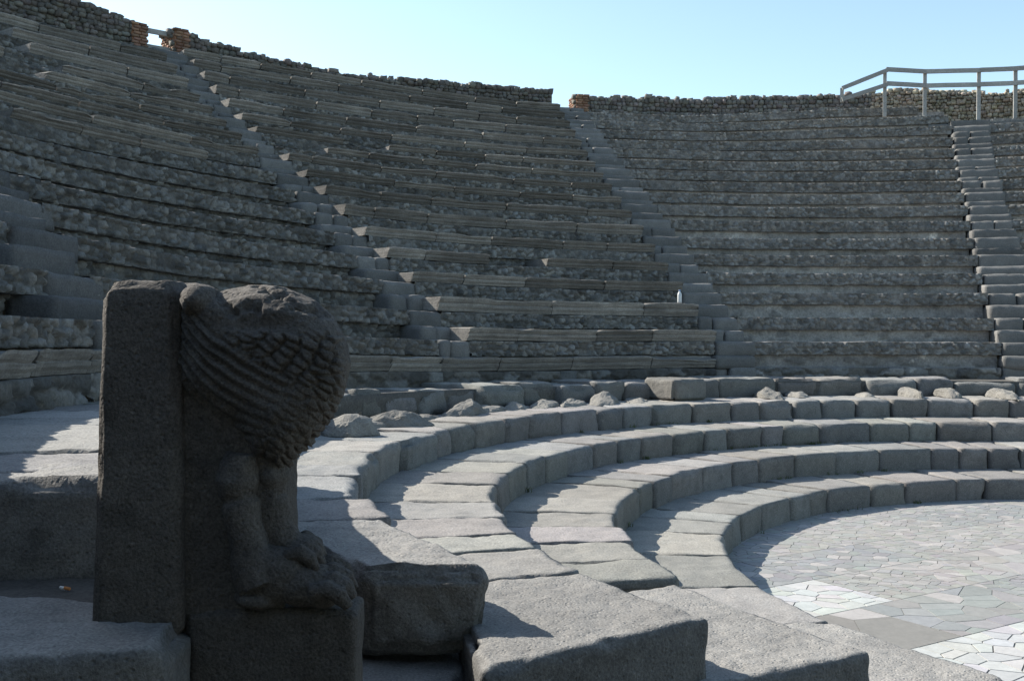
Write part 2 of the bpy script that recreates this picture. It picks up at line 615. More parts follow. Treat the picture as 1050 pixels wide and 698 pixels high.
def wedge(label, az_lo, az_hi, kmax, slabs, name='seating_wedge', top_ext=None):
    """one wedge of seat rows between two stairways; az_lo(k) < az_hi(k)"""
    mid = (az_lo(0) + az_hi(0)) / 2
    base = polar(np.array(RK[0]), mid, np.array(ZB[0]))
    t = thing(name, label, 'seating', tuple(base), 'wedges of stone seating around the theatre')
    for k in range(0, kmax + 1):
        KC[0] = k
        KC[1] = 1
        a0, a1 = az_lo(k) + .03, az_hi(k) - .03
        if callable(top_ext) and top_ext(k) is not None:
            a0 = max(a0, top_ext(k))
        R = RK[k]
        R1 = RK[k + 1] if k else RK[1]
        ac = Acc()
        so = int(mid * 7 + k * 13)
        zb, zt, zn = ZB[k], ZT[k], ZB[k + 1]
        if k == 0:
            masonry(ac, a0, a1, [(R + .02, zb - .62), (R, zb - .6), (R, zt), (R1 + .04, zt + .002), (R1 + .04, zn + .06)],
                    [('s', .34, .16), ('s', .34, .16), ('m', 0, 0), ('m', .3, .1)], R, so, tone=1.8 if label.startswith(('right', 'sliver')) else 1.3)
        else:
            big = label.startswith('right') or label.startswith('sliver')
            masonry(ac, a0, a1, [(R + .12, zb + .004), (R - .005, zb + .002), (R, zt), (R1 + .06, zt), (R1 + .05, zn + .06)],
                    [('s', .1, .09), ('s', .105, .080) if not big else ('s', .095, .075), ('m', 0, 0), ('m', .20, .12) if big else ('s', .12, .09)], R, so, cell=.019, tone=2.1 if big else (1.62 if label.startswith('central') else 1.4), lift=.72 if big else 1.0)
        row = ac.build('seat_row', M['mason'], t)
        for (s0, s1) in slabs(k, a0, a1):
            br = random.random() < .22
            s = slab_mesh(s0, s1, k, random.randint(0, 9999), br)
            o = s.build('seat_slab', M['slab'], row, smooth=False)
    return t


def cut(a0, a1, R, lmin=.85, lmax=1.75, drop=0.0):
    out = []
    a = a0
    while a < a1 - .02:
        L = random.uniform(lmin, lmax)
        da = math.degrees(L / R)
        if a + da > a1 - math.degrees(.45 / R):
            da = a1 - a
        if random.random() >= drop:
            out.append((a + .035, a + da - .035))
        a += da
    return out


def slabs_mid(k, a0, a1):
    if k > 17:
        return []
    return cut(a0 - .12, a1 + .25, RK[k], drop=.02 if k not in (0, 1, 3, 5) else 0)


W1GAPS = {8: [(157, 163), (139, 141)], 9: [(171, 180)], 10: [(171, 180)], 11: [(150, 160)], 12: [(147, 161)], 13: [(145, 150), (153, 162)], 14: [(143, 160)], 15: [(146, 152)], 16: [], 17: [(134, 158)]}


def slabs_left(k, a0, a1):
    if k == 0:
        return cut(a0, a1, RK[0])
    if k < 8:
        return []
    res = []
    for s in cut(a0, a1, RK[k], .9, 1.8):
        m_ = (s[0] + s[1]) / 2
        if not any(g[0] < m_ < g[1] for g in W1GAPS.get(k, [])):
            res.append(s)
    return res


def slabs_none(k, a0, a1):
    return []


def slabs_far_left(k, a0, a1):
    return cut(a0, a1, RK[0]) if k == 0 else []


wedge('central wedge of seats keeping nearly all its long moulded brown seat slabs', lambda k: S2(k)[0], lambda k: S1(k)[1], 17, slabs_mid)
wedge('tall left wedge, bare rubble rows below and broken brown slabs above', lambda k: S1(k)[0], lambda k: S0(k)[1], 17, slabs_left)
wedge('right wedge of bare grey rubble rows without slabs, whitish patches', lambda k: S3(k)[0], lambda k: S2(k)[1], 17, slabs_none,
      top_ext=lambda k: 77.6 if k == 17 else (75.75 if k == 16 else None))
wr = wedge('sliver of bare seat rows at the right edge, beyond the far-right stairway', lambda k: AZ_R, lambda k: S3(k)[1], 15, slabs_none)
wl = wedge('low rows at the far left edge, beside the stepped blocks behind the griffin pillar', lambda k: S0(k)[0], lambda k: AZ_L, 17, slabs_far_left)
KC[:] = [0., 0.]
# stepped masonry face that closes the near end of the seating
ac = Acc()
KC[1] = 1.
for k in range(0, 18):
    KC[0] = k
    ra = RK[k] + float(dr0(200.)) - .03
    KC[0] = k + 1
    rb = RK[k + 1] + float(dr0(200.)) + .03
    P, F = ring_block(ra, rb, 199.7, 201.8, -.05, ZB[k + 1], lambda A: dz_up(A), .03, .12, .02, 300 + k, wear=.06)
    ac.add(P, F, None, 1.25)
KC[:] = [0., 0.]
ac.build('end_wall', M['mason'], wl)
# ledge behind the last row on the right
ac = Acc()
strip(ac, AZ_R, 77.2, [(18.5, 6.9), (18.55, 7.05), (20.0, 7.07)], dz_up, 5, .03, .12, 19, .95)
ac.build('ledge', [M['mortar']], wr)


# ------------------------------------------------------------------ stairways
def stairway(label, S, kmax, name='stairway', k0=0, mat='stair'):
    base = polar(np.array(RK[0]), S(0)[0], np.array(ZB[0]))
    t = thing(name, label, 'stairway', tuple(base), 'stairways between the seating wedges')
    for k in range(k0, kmax + 1):
        KC[0] = k
        KC[1] = 1
        hi, lo = S(k)
        zb, zt, zn = ZB[k], ZT[k], ZB[k + 1]
        sh = float(dr0((hi + lo) / 2))
        R = RK[k] + sh
        KC[0] = k + 1
        R1 = RK[k + 1] + float(dr0((hi + lo) / 2))
        KC[0] = k
        steps_ = ((R - .02, R1 + .1, zb - .25, zt), (R - .04, R1 + .1, zt - .02, zn - .004)) if k == 0 else ((R - .05, R1 + .05, zb - .06, zt - .003), (R + (R1 - R) * .46, R1 + .12, zt - .05, zn - .004))
        for (Ra, Rb, z0, z1) in steps_:
            ac = Acc()
            j1, j2 = random.uniform(0, .22), random.uniform(-.12, .12)
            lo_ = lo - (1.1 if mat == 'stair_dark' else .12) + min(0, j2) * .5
            segs = [(lo_, hi - j1 * .6)]
            if random.random() < (.3 if mat == 'stair' else 0):
                m_ = lo + (hi - lo) * random.uniform(.4, .65)
                segs = [(lo_, m_ - .03), (m_ + .03, hi - j1 * .6)]
            for (a0, a1) in segs:
                P, F = ring_block(Ra + random.uniform(-.03, .03), Rb, a0, a1, z0, z1 + random.uniform(-.012, .012), dz_up, random.choice([.012, .018, .028, .04]), .06, .012, random.randint(0, 9999), wear=.03, rs_=.012, tilt=random.uniform(-.01, .01))
                ac.add(P, F, None, random.uniform(.85, 1.15))
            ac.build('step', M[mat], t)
    return t


stairway('narrow stone stairway climbing to the barred gap in the wall between brick piers', S1, 17, k0=1)
stairway('narrow stone stairway climbing to the open gap in the middle of the skyline', S2, 17)
stairway('worn far-right stairway of pale grey steps below the timber railing', S3, 15)
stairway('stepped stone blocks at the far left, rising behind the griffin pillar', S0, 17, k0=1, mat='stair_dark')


KC[:] = [0., 0.]
# ------------------------------------------------------------------ top walls
def rubble_wall(name, label, az0, az1, R0, R1, z0, z1f, mats, seed, tone=(.7, 1.3), brick_ends=(), row_h=.10, group='rubble walls along the skyline'):
    mid = (az0 + az1) / 2
    t = thing(name, label, 'wall', tuple(polar(np.array(R0), mid, np.array(z0))), group)
    ac = Acc()
    n = max(3, int((az1 - az0) * math.pi / 180 * R0 / .12))
    az = np.linspace(az0, az1, n + 1)
    top = np.array([z1f(a) for a in az]) + fbm(np.stack([az * 3.1, az * 0, az * 0 + seed], -1), 3, seed) * .07
    nz = 6
    front = []
    rows = []
    prof_t = np.linspace(0, 1, nz + 1)
    cols = []
    for i, a in enumerate(az):
        zz = z0 + (top[i] - .06 - z0) * prof_t
        f = [polar(np.array(R0 + .05), a, np.array(v)) for v in zz]
        b = [polar(np.array(R1), a, np.array(v)) for v in zz[::-1]]
        b.append(polar(np.array(R1), a, np.array(0.)))
        cols.append(f + b)
    V = np.array(cols)
    w = V.shape[1]
    V = V.reshape(-1, 3)
    i, j = np.meshgrid(np.arange(n), np.arange(w - 1), indexing='ij')
    b = (i * w + j).ravel()
    Q = np.stack([b, b + 1, b + w + 1, b + w], 1)
    caps = [(0, q, q + 1) for q in range(1, w - 1)] + [(n * w, n * w + q + 1, n * w + q) for q in range(1, w - 1)]
    V = V + np.stack([fbm(V * 6, 2, seed), fbm(V * 6 + 7, 2, seed), fbm(V * 6 + 3, 2, seed)], 1) * .012
    ac.add(V, Q, caps, .8, 0)
    # facing stones
    P, H, A, T = [], [], [], []
    z = z0
    zmax = top.max()
    while z < zmax:
        hh = row_h * random.uniform(.8, 1.25)
        a = az0
        while a < az1:
            wd = random.uniform(.07, .19) * row_h / .10
            da = math.degrees(wd / R0)
            ac_ = min(a + da / 2, az1)
            tz = np.interp(ac_, az, top)
            zc = z + hh / 2 + random.uniform(-.02, .02)
            if zc < tz - .02:
                P.append((R0 + random.uniform(.02, .07), zc)); A.append(ac_)
                H.append((wd / 2 * .96, random.uniform(.06, .1), hh / 2 * random.uniform(.85, 1.1))); T.append(random.uniform(*tone))
            a += da
        z += hh
    # loose stones on the crest
    a = az0
    while a < az1:
        wd = random.uniform(.09, .24)
        da = math.degrees(wd / R0)
        for R in (R0 + .08, R0 + .27, R0 + .48):
            ac_ = min(a + da / 2 + random.uniform(-.2, .2), az1)
            P.append((R, np.interp(ac_, az, top) - .05 + random.uniform(-.03, .055))); A.append(ac_)
            H.append((wd / 2, random.uniform(.06, .10), random.uniform(.035, .075))); T.append(random.uniform(*tone))
        a += da
    P, H, A, T = np.array(P), np.array(H), np.array(A), np.array(T)
    ac.lumps(polar(P[:, 0] + .02, A, P[:, 1]), H, frames(A), (2, 2, 2), .42, .18, T, 1)
    ac.build('rubble_face', mats, t)
    for e in brick_ends:
        side = 1 if e == az1 else -1
        b = Acc()
        zt = float(np.interp(e, az, top)) + .04
        wdt = math.degrees(.34 / R0)
        V, F = ring_block(R0 - .04, R1 - .02, min(e, e - side * wdt), max(e, e - side * wdt), z0, zt, lambda A: A * 0, .02, .1, .01, seed, wear=.05)
        b.add(V, F, None, np.array([.95, .80, .66]) * 1.2)
        zc = z0 + .02
        r = 0
        while zc < zt - .03:
            for q in range(4):                     # bricks on the end face
                P_ = polar(np.array([R0 + .03 + .155 * q + (.07 if r % 2 else 0)]), np.array([e - side * math.degrees(.02 / R0)]), np.array([zc + .026]))
                b.lumps(P_, np.array([[.030, .068, .025]]), frames(np.array([e])), (2, 2, 2), .06, .04, np.array([random.uniform(.6, 1.35)]), 0)
            for q in range(2):                     # bricks on the face towards the seats
                P_ = polar(np.array([R0 - .045]), np.array([e - side * math.degrees((.08 + .16 * q + (.04 if r % 2 else 0)) / R0)]), np.array([zc + .026]))
                b.lumps(P_, np.array([[.072, .025, .025]]), frames(np.array([e])), (2, 2, 2), .06, .04, np.array([random.uniform(.6, 1.35)]), 0)
            zc += .064
            r += 1
        b.build('brick_pier', M['brick'], t)
    return t


DW = [M['mortar'], M['wall']]
rubble_wall('rubble_wall', 'dark rubble wall high at the left, ending in a red brick pier', 133.75, 186, 19.9, 20.5, 7.3, lambda a: float(np.interp(a, [133.7, 136, 138, 150, 186], [8.32, 8.46, 8.53, 8.56, 8.6])), DW, 3, brick_ends=(133.75,))
rubble_wall('rubble_wall', 'long dark rubble wall crowning the central wedge, brick pier at left end', 104.8, 132.1, 19.9, 20.5, 7.3, lambda a: float(np.interp(a, [104.8, 110, 115, 120, 124, 126.4, 129.5, 132.1], [8.15, 8.18, 8.11, 8.04, 8.13, 8.17, 8.28, 8.36])), DW, 4, brick_ends=(132.1,))
rubble_wall('rubble_wall', 'dark rubble wall crowning the right wedge, with brick end at the gap', 80.6, 103.0, 19.9, 20.5, 7.3, lambda a: float(np.interp(a, [80, 84, 90, 94.6, 98.4, 103], [8.22, 8.18, 8.14, 8.08, 8.11, 8.04])), DW, 5, brick_ends=(103.0,))
rubble_wall('rubble_wall', 'tan yellowish rubble wall standing behind the timber railing', AZ_R, 80.6, 19.9, 20.5, 6.9, lambda a: float(np.interp(a, [50, 68, 71.4, 75, 78.7, 80.6], [8.1, 8.05, 8.04, 8.18, 8.29, 8.22])), [M['mortar'], M['tan']], 6, tone=(.6, 1.2), row_h=.085)


# ------------------------------------------------------------------ timber railing and gap bars
def beam(a, b, w, h, cell=.2):
    a, b = np.array(a, float), np.array(b, float)
    d = b - a
    L = np.linalg.norm(d)
    d /= L
    up = np.array([0, 0, 1.]) if abs(d[2]) < .9 else np.array([0.3, 1., 0])
    s = np.cross(up, d); s /= np.linalg.norm(s)
    u = np.cross(d, s)
    q, F, _ = rounded((L / 2, w / 2, h / 2), .008, min(w, h) / 2.01)
    n = int(L / .15) + 2
    q, F = template(n, 2, 2)
    q = q * np.array([L / 2, w / 2, h / 2])
    q = q + np.stack([q[:, 0] * 0, fbm(q * 3 + a, 2, 3) * .004, fbm(q * 3 + b, 2, 4) * .006], 1)
    return (a + b) / 2 + q[:, :1] * d + q[:, 1:2] * s + q[:, 2:3] * u, F


rail = thing('timber_railing', 'weathered grey timber railing along the top right, its left end sloping down', 'railing', (10.25, 25.7, 7.07))
posts = [((9.33, 25.88), 7.35, 8.50), ((10.26, 25.70), 7.10, 8.40), ((11.46, 25.39), 7.05, 8.36), ((12.24, 25.14), 6.95, 8.34), ((13.6, 24.62), 6.95, 8.34), ((15.0, 23.95), 6.95, 8.34)]
for (x, y), z0, z1 in posts:
    a = Acc(); V, F = beam((x, y, z0), (x, y, z1), .085, .085); a.add(V, F)
    a.build('post', M['wood'], rail, smooth=False)
a = Acc(); V, F = beam((8.30, 26.02, 7.75), (8.30, 26.02, 8.10), .09, .09); a.add(V, F)
a.build('post', M['wood'], rail, smooth=False)
off = -.08
for zz in (8.0 + .43, 8.0 + .08):
    for p, q in zip(posts[:-1], posts[1:]):
        a = Acc()
        d0 = p[2] - 8.43; d1 = q[2] - 8.43
        V, F = beam((p[0][0], p[0][1] + off, zz + d0 + .02), (q[0][0] + .03, q[0][1] + off, zz + d1 + .02), .045, .105); a.add(V, F)
        a.build('rail', M['wood'], rail, smooth=False)
for (za, zb_) in ((8.08, 8.50), (7.80, 8.14)):
    a = Acc(); V, F = beam((8.28, 26.02 + off, za), (9.36, 25.88 + off, zb_), .045, .10); a.add(V, F)
    a.build('rail', M['wood'], rail, smooth=False)

bars = thing('gap_barrier', 'two dark wooden bars closing the gap between the brick piers at top left', 'barrier', tuple(polar(np.array(20.05), 132.9, np.array(7.8))))
for z in (8.27, 7.93):
    a = Acc()
    V, F = beam(polar(np.array(20.05), 134.2, np.array(z + .0)), polar(np.array(20.05), 131.6, np.array(z + .0)), .06, .10)
    a.add(V, F); a.build('bar', M['wood'], bars, smooth=False)

# ------------------------------------------------------------------ low curved steps
LOWLAB = ['lowest curved stone step, edging the pale marble orchestra floor',
          'second curved stone step up from the marble orchestra floor',
          'third curved stone step up from the marble floor, rounded worn blocks',
          'fourth curved stone step, its rounded blocks just below the loose rubble',
          'topmost curved step with a broken uneven edge, right below the seating']
ENDAZ = [198.2, 195.6, 202.2, 199.0, 201.6]
STARTAZ = [35, 35, 38, 45, 50]
for i in range(5):
    R, z1 = RLOW[i], ZLOW[i]
    z0 = (ZLOW[i - 1] if i else 0) - .07
    R2 = (RLOW[i + 1] + .06) if i < 4 else 9.12
    zoff = (lambda A: A * 0) if i < 4 else dz_walk
    t = thing('curved_step', LOWLAB[i], 'step', tuple(polar(np.array(R), 110., np.array(z0))), 'low curved steps around the orchestra')
    ac = Acc()
    strip(ac, STARTAZ[i], ENDAZ[i], [(R + .10, z0), (R + .09, z1 - .05), (R2 + (.5 if i == 4 else 0), z1 - .05)], zoff, i, .01, .12, R, .62)
    ac.build('core', M['mortar'], t)
    a = ENDAZ[i]
    nblk = 0
    while a > STARTAZ[i]:
        azc = a
        p = polar(np.array(R), azc, np.array(0.))
        dist = math.hypot(p[0], p[1])
        w = random.uniform(.34, .74)
        if azc > 165:
            w = random.uniform(.42, .85) if i in (1, 2) else random.uniform(.5, .95)
        if i == 3 and azc > 198.5:
            w = .62
        if i == 2 and azc > 201:
            w = .55
        if i == 4:
            w = random.uniform(.45, .95)
        da = math.degrees(w / R)
        gap = math.degrees(.0035 / R)
        cell = .03 if dist < 7.5 else (.045 if dist < 11 else .065)
        rr = {0: .018, 1: .016, 2: random.choice([.02, .03, .05]), 3: random.choice([.02, .04, .055, .07]), 4: random.choice([.02, .04, .07])}[i]
        if azc > 170 and i in (1, 2):
            rr = .022
        jf = random.uniform(-.022, .022)
        jt = random.uniform(-.007, .005)
        amp = .012
        wear = random.choice([.03, .05, .09])
        if i == 4 and azc < 170:
            jf = random.uniform(-.06, .10); jt = random.choice([0, 0, 0, 0, -.03, -.07]) + random.uniform(-.012, .008); amp = .024; wear = .15
        if i == 3:
            amp = .016; wear = random.choice([.05, .08, .12])
        P, F = ring_block(R + jf, R2 if i < 4 else float(np.interp(a, [160, 176], [R2, 9.5])), a - da + gap, a - gap, z0, z1 + jt, zoff, rr, cell, amp, random.randint(0, 99999), tilt=random.uniform(-.006, .006), wear=wear, rs_=.006)
        b = Acc(); b.add(P, F, None, np.array([1.0 + random.uniform(-.03, .05), 1.0, 1.0 - random.uniform(-.03, .06)]) * random.uniform(.90, 1.09))
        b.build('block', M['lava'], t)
        a -= da
        nblk += 1


# ------------------------------------------------------------------ end blocks
def quad_block(corners, z0, z1, cell=.022, r=.035, amp=.012, seed=1, taper=0., wear=.05, ztilt=(0, 0, 0, 0)):
    """rounded block over a quadrilateral (front-left, front-right, back-right, back-left)"""
    c = np.array(corners, float)
    lx = (np.linalg.norm(c[1] - c[0]) + np.linalg.norm(c[2] - c[3])) / 4
    ly = (np.linalg.norm(c[3] - c[0]) + np.linalg.norm(c[2] - c[1])) / 4
    half = (lx, ly, (z1 - z0) / 2)
    q, F, nrm = rounded(half, r, cell)
    u = (q[:, 0] / lx + 1) / 2
    v = (q[:, 1] / ly + 1) / 2
    h = q[:, 2] / half[2]
    sh = 1 - taper * (1 - h) / 2
    u2 = .5 + (u - .5) * sh
    v2 = .5 + (v - .5) * sh
    B = lambda A: ((1 - u2) * (1 - v2))[:, None] * A[0] + (u2 * (1 - v2))[:, None] * A[1] + (u2 * v2)[:, None] * A[2] + ((1 - u2) * v2)[:, None] * A[3]
    xy = B(c)
    zt = B(np.array(ztilt, float)[:, None])[:, 0]
    P = np.concatenate([xy, ((z0 + z1) / 2 + q[:, 2] + zt * np.clip((h + 1) / 2, 0, 1))[:, None]], 1)
    edge = (np.abs(nrm).max(1) < .95) & (np.linalg.norm(nrm, axis=1) > .5)
    D = amp * fbm(P * 5, 3, seed) + amp * .5 * fbm(P * 22, 2, seed + 4) - np.where(edge, np.clip(fbm(P * 4, 2, seed + 8) + .15, 0, 1) * wear, 0)
    P = P + nrm * D[:, None]
    P[:, 2] += np.where(h > .5, fbm(P * 2.4, 2, seed + 2) * amp * .5, 0)
    side = np.abs(h) < .97
    P[:, 1] += np.where(v < .05, fbm(P * 3.2 + 3, 3, seed + 3) * amp * 1.6, 0)
    return P, F


G = 'big end blocks of the curved steps'
ENDB = [
    ('dark-faced rounded end block, right beside the griffin base', [(-.57, 3.88), (-.045, 3.90), (-.57, 4.94), (-1.28, 4.86)], .615, .984, .095, .15, .05, 31),
    ('large lit end block with a dark front, between two other end blocks', [(-.10, 3.42), (.80, 4.10), (.33, 4.86), (-.30, 4.68)], .36, .740, .04, .02, .05, 32),
    ('long low end block at the bottom centre, nearest the marble floor', [(.72, 3.98), (1.56, 4.44), (.90, 5.66), (.10, 5.2)], .12, .497, .04, .0, .05, 33),
    ('flat paving block closing the lowest step, at the lower right', [(1.35, 4.40), (2.36, 4.86), (1.83, 5.84), (.9, 5.75)], -.1, .243, .03, .0, .04, 34),
]
for lab, cs, z0, z1, r, tp, wr_, sd in ENDB:
    P, F = quad_block(cs, z0, z1, .016, r * .85, .017 if sd == 31 else .012, sd, tp, wr_)
    a = Acc(); a.add(P, F)
    ctr = np.array(cs).mean(0)
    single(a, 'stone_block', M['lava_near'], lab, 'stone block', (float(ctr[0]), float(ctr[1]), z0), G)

# stones of the course below
for lab, cs, z0, z1, sd in [
        ('half-hidden pale-topped stone below the dark-faced end block', [(-.75, 3.35), (-.12, 3.36), (-.2, 4.3), (-.9, 4.3)], .25, .585, 41),
        ('broad stone step lying in the lower left corner, griffin pillar on its end', [(-2.9, 2.55), (-1.00, 2.96), (-1.02, 3.42), (-2.9, 3.9)], .55, .955, 42)]:
    P, F = quad_block(cs, z0, z1, .028, .05, .014, sd, 0, .05)
    a = Acc(); a.add(P, F)
    ctr = np.array(cs).mean(0)
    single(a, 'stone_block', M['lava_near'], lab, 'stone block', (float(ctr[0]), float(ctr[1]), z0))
# dark gap filler behind that step, under the walkway's end block
P, F = quad_block([(-2.9, 3.45), (-1.02, 3.45), (-1.02, 4.6), (-2.9, 4.6)], .4, .945, .06, .05, .02, 44)
a = Acc(); a.add(P, F)
o = a.build('packed_earth', M['earth'])
o['kind'] = 'structure'
P, F = quad_block([(-2.75, 3.80), (-1.33, 3.88), (-1.42, 4.35), (-2.75, 4.35)], .84, 1.315, .028, .06, .016, 43, .03, .06)
a = Acc(); a.add(P, F)
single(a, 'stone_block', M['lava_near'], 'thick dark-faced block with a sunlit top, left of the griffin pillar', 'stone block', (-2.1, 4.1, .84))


# ------------------------------------------------------------------ griffin support
def tube(path, rad, n=10, closed=True):
    path = np.array(path, float)
    rad = np.array(rad, float) if np.ndim(rad) else np.full(len(path), rad)
    d = np.gradient(path, axis=0)
    d /= np.linalg.norm(d, axis=1, keepdims=True) + 1e-9
    ref = np.array([0, 1., 0])
    V = []
    for p, t, r in zip(path, d, rad):
        s = np.cross(t, ref); s /= np.linalg.norm(s) + 1e-9
        u = np.cross(s, t)
        an = np.linspace(0, 2 * np.pi, n, endpoint=False)
        rr = r if np.ndim(r) else (r, r)
        V.append(p + np.cos(an)[:, None] * s * rr[0] + np.sin(an)[:, None] * u * rr[1])
    V = np.concatenate(V)
    m = len(path)
    Q = [(i * n + j, i * n + (j + 1) % n, (i + 1) * n + (j + 1) % n, (i + 1) * n + j) for i in range(m - 1) for j in range(n)]
    V = np.concatenate([V, path[:1], path[-1:]])
    T = [(m * n, (j + 1) % n, j) for j in range(n)] + [(m * n + 1, (m - 1) * n + j, (m - 1) * n + (j + 1) % n) for j in range(n)]
    return V, Q, T


def ellipsoid(c, r, n=14):
    q, F = template(n, n, n)
    q = q / np.linalg.norm(q, axis=1, keepdims=True)
    return np.array(c) + q * np.array(r), F, None


def prism(outline, ys, scales, centre=None):
    """stack of scaled outlines (x,z) at depths ys"""
    o = np.array(outline, float)
    c = o.mean(0) if centre is None else np.array(centre)
    V = []
    for y, s in zip(ys, scales):
        p = c + (o - c) * s
        V.append(np.stack([p[:, 0], np.full(len(p), y), p[:, 1]], 1))
    n, m = len(o), len(ys)
    V = np.concatenate(V + [np.array([[c[0], ys[0], c[1]], [c[0], ys[-1], c[1]]])])
    Q = [(i * n + j, i * n + (j + 1) % n, (i + 1) * n + (j + 1) % n, (i + 1) * n + j) for i in range(m - 1) for j in range(n)]
    T = [(n * m, (j + 1) % n, j) for j in range(n)] + [(n * m + 1, (m - 1) * n + j, (m - 1) * n + (j + 1) % n) for j in range(n)]
    return V, Q, T


def remeshed(parts, voxel, parent, name, mat, amp=.006, smooth_it=1, seed=0, pit=None):
    """union of closed shapes -> one continuous carved surface"""
    a = Acc()
    for V, Q, T in parts:
        a.add(V, Q, T)
    o = a.build('tmp_union', mat)
    md = o.modifiers.new('r', 'REMESH')
    md.mode = 'VOXEL'
    md.voxel_size = voxel
    sm = o.modifiers.new('s', 'SMOOTH')
    sm.iterations = smooth_it
    sm.factor = .5
    dg = bpy.context.evaluated_depsgraph_get()
    dg.update()
    ev = o.evaluated_get(dg)
    me = ev.to_mesh()
    n = len(me.vertices)
    V = np.empty(n * 3); me.vertices.foreach_get('co', V); V = V.reshape(-1, 3)
    Nn = np.empty(n * 3); me.vertices.foreach_get('normal', Nn); Nn = Nn.reshape(-1, 3)
    L = np.empty(len(me.loops), int); me.loops.foreach_get('vertex_index', L)
    st = np.empty(len(me.polygons), int); me.polygons.foreach_get('loop_start', st)
    tot = np.empty(len(me.polygons), int); me.polygons.foreach_get('loop_total', tot)
    Q = [L[s:s + 4] for s, k in zip(st, tot) if k == 4]
    T = [L[s:s + 3] for s, k in zip(st, tot) if k == 3]
    ev.to_mesh_clear()
    old = o.data
    bpy.data.objects.remove(o)
    bpy.data.meshes.remove(old)
    D = amp * (fbm(V * 9, 3, seed) + .6 * fbm(V * 38, 2, seed + 3))
    if pit is not None:
        D = D + pit(V)
    V = V + Nn * D[:, None]
    b = Acc(); b.add(V, np.array(Q) if Q else None, np.array(T) if T else None)
    return b.build(name, mat, parent)


GY = 3.25          # front plane of the carving


def gx(px): return (px - 525 - .9) / 1057.47 * GY


def gz(py): return 1.8587 - (py - 343.7) / 1057.47 * GY


gs = thing('griffin_support', 'dark carved lava support with a griffin wing, legs and paws beside a square pillar', 'sculpture', (-.95, 3.4, .6))
# pillar
P, F = quad_block([(gx(96), 3.235), (gx(187.5), 3.235), (gx(187), 3.66), (gx(100), 3.66)], .90, 2.03, .014, .040, .005, 51, -.03, .018)
# taper: narrower towards the top on the left
f = np.clip((P[:, 2] - .96) / 1.08, 0, 1)
P[:, 0] += f * .026 * np.clip((gx(187) - P[:, 0]) / .28, 0, 1) - f * .012 * np.clip((P[:, 0] - gx(97)) / .28, 0, 1)
tp_ = np.clip((P[:, 2] - 1.93) / .1, 0, 1)
P[:, 2] += tp_ * (fbm(P * 14, 3, 58) * .010 - .035 * np.clip((gx(120) - P[:, 0]) / .05, 0, 1) ** 1.5)
a = Acc(); a.add(P, F); a.build('pillar', M['griffin'], gs)
# backing plate
plate = [(gx(180), gz(640)), (gx(290), gz(640)), (gx(282), gz(540)), (gx(282), gz(420)), (gx(280), gz(330)), (gx(225), gz(312)), (gx(180), gz(310))]
remeshed([prism(plate, [3.285, 3.30, 3.62], [.985, 1, 1])], .012, gs, 'backing_plate', M['griffin'], .005, 2, 61)
# wing
wing = [(180, 308), (188, 294), (203, 290.5), (214, 294), (222, 303), (235, 297), (260, 292.5), (295, 295), (325, 307), (345, 325), (358, 350), (362.5, 372), (358, 396), (346, 424),
        (326, 450), (306, 470), (290, 484), (276, 480), (262, 470), (250, 452), (240, 436), (222, 428), (203, 414), (190, 403), (180, 388), (178, 340)]
wo = [(gx(x), gz(y)) for x, y in wing]
cen = (gx(285), gz(375))
WS = [.45, .70, .86, .95, 1.0, .985, .90]
WY = [3.185, 3.205, 3.245, 3.305, 3.40, 3.52, 3.60]
V_, Q_, T_w = prism(wo, WY, WS, cen)
k_ = np.clip(V_[:, 1] / 3.22, 1, None)          # deeper layers grow so that the outline keeps its size
V_[:, 0] *= k_
V_[:, 2] = 1.8587 + (V_[:, 2] - 1.8587) * k_
parts = [(V_, Q_, T_w)]
fe = random.Random(3)


def dome(x, z):
    """front depth of the wing body at (x, z)"""
    d = np.array([x - cen[0], z - cen[1]])
    best = 9.
    for p_, q_ in zip(wo, wo[1:] + wo[:1]):
        p1, e_ = np.array(p_) - np.array(cen), np.array(q_) - np.array(p_)
        den = d[0] * e_[1] - d[1] * e_[0]
        if abs(den) < 1e-9:
            continue
        t = (p1[0] * e_[1] - p1[1] * e_[0]) / den
        u = (p1[0] * d[1] - p1[1] * d[0]) / den
        if t > 0 and -1e-6 <= u <= 1 + 1e-6:
            best = min(best, t)
    return float(np.interp(1 / best, WS[:5], WY[:5]))


def feather(pts, w, out, depth):
    path, rad = [], []
    for s_, (x, y) in enumerate(pts):
        X, Z = gx(x), gz(y)
        path.append((X, dome(X, Z) - out, Z))
        rad.append((w[s_], depth))
    parts.append(tube(path, rad, 10))


# curled shoulder
ang = np.linspace(-.6, 4.2, 16)
parts.append(tube([(gx(203) + .036 * math.cos(t), 3.235, gz(310) + .034 * math.sin(t) + .0) for t in ang], np.linspace(.022, .012, 16), 9))
parts.append(ellipsoid((gx(204), 3.30, gz(309)), (.058, .12, .055)))


# carving of the feathers: long ribs sweeping from the pillar to the tip, overlapping scales over the rest
_t, _s = np.meshgrid(np.linspace(-.12, 1.12, 90), np.linspace(0, 1.12, 60), indexing='ij')
_x0, _y0 = 184 + 4 * _t, 396 - 92 * _t
_xe, _ye = 250 + 54 * _t, 458 - 70 * _t
_cx, _cy = 190 + 30 * _t, 440 - 84 * _t
_bx = (1 - _s) ** 2 * _x0 + 2 * _s * (1 - _s) * _cx + _s ** 2 * _xe
_by = (1 - _s) ** 2 * _y0 + 2 * _s * (1 - _s) * _cy + _s ** 2 * _ye
_B = np.stack([_bx.ravel(), _by.ravel()], 1)


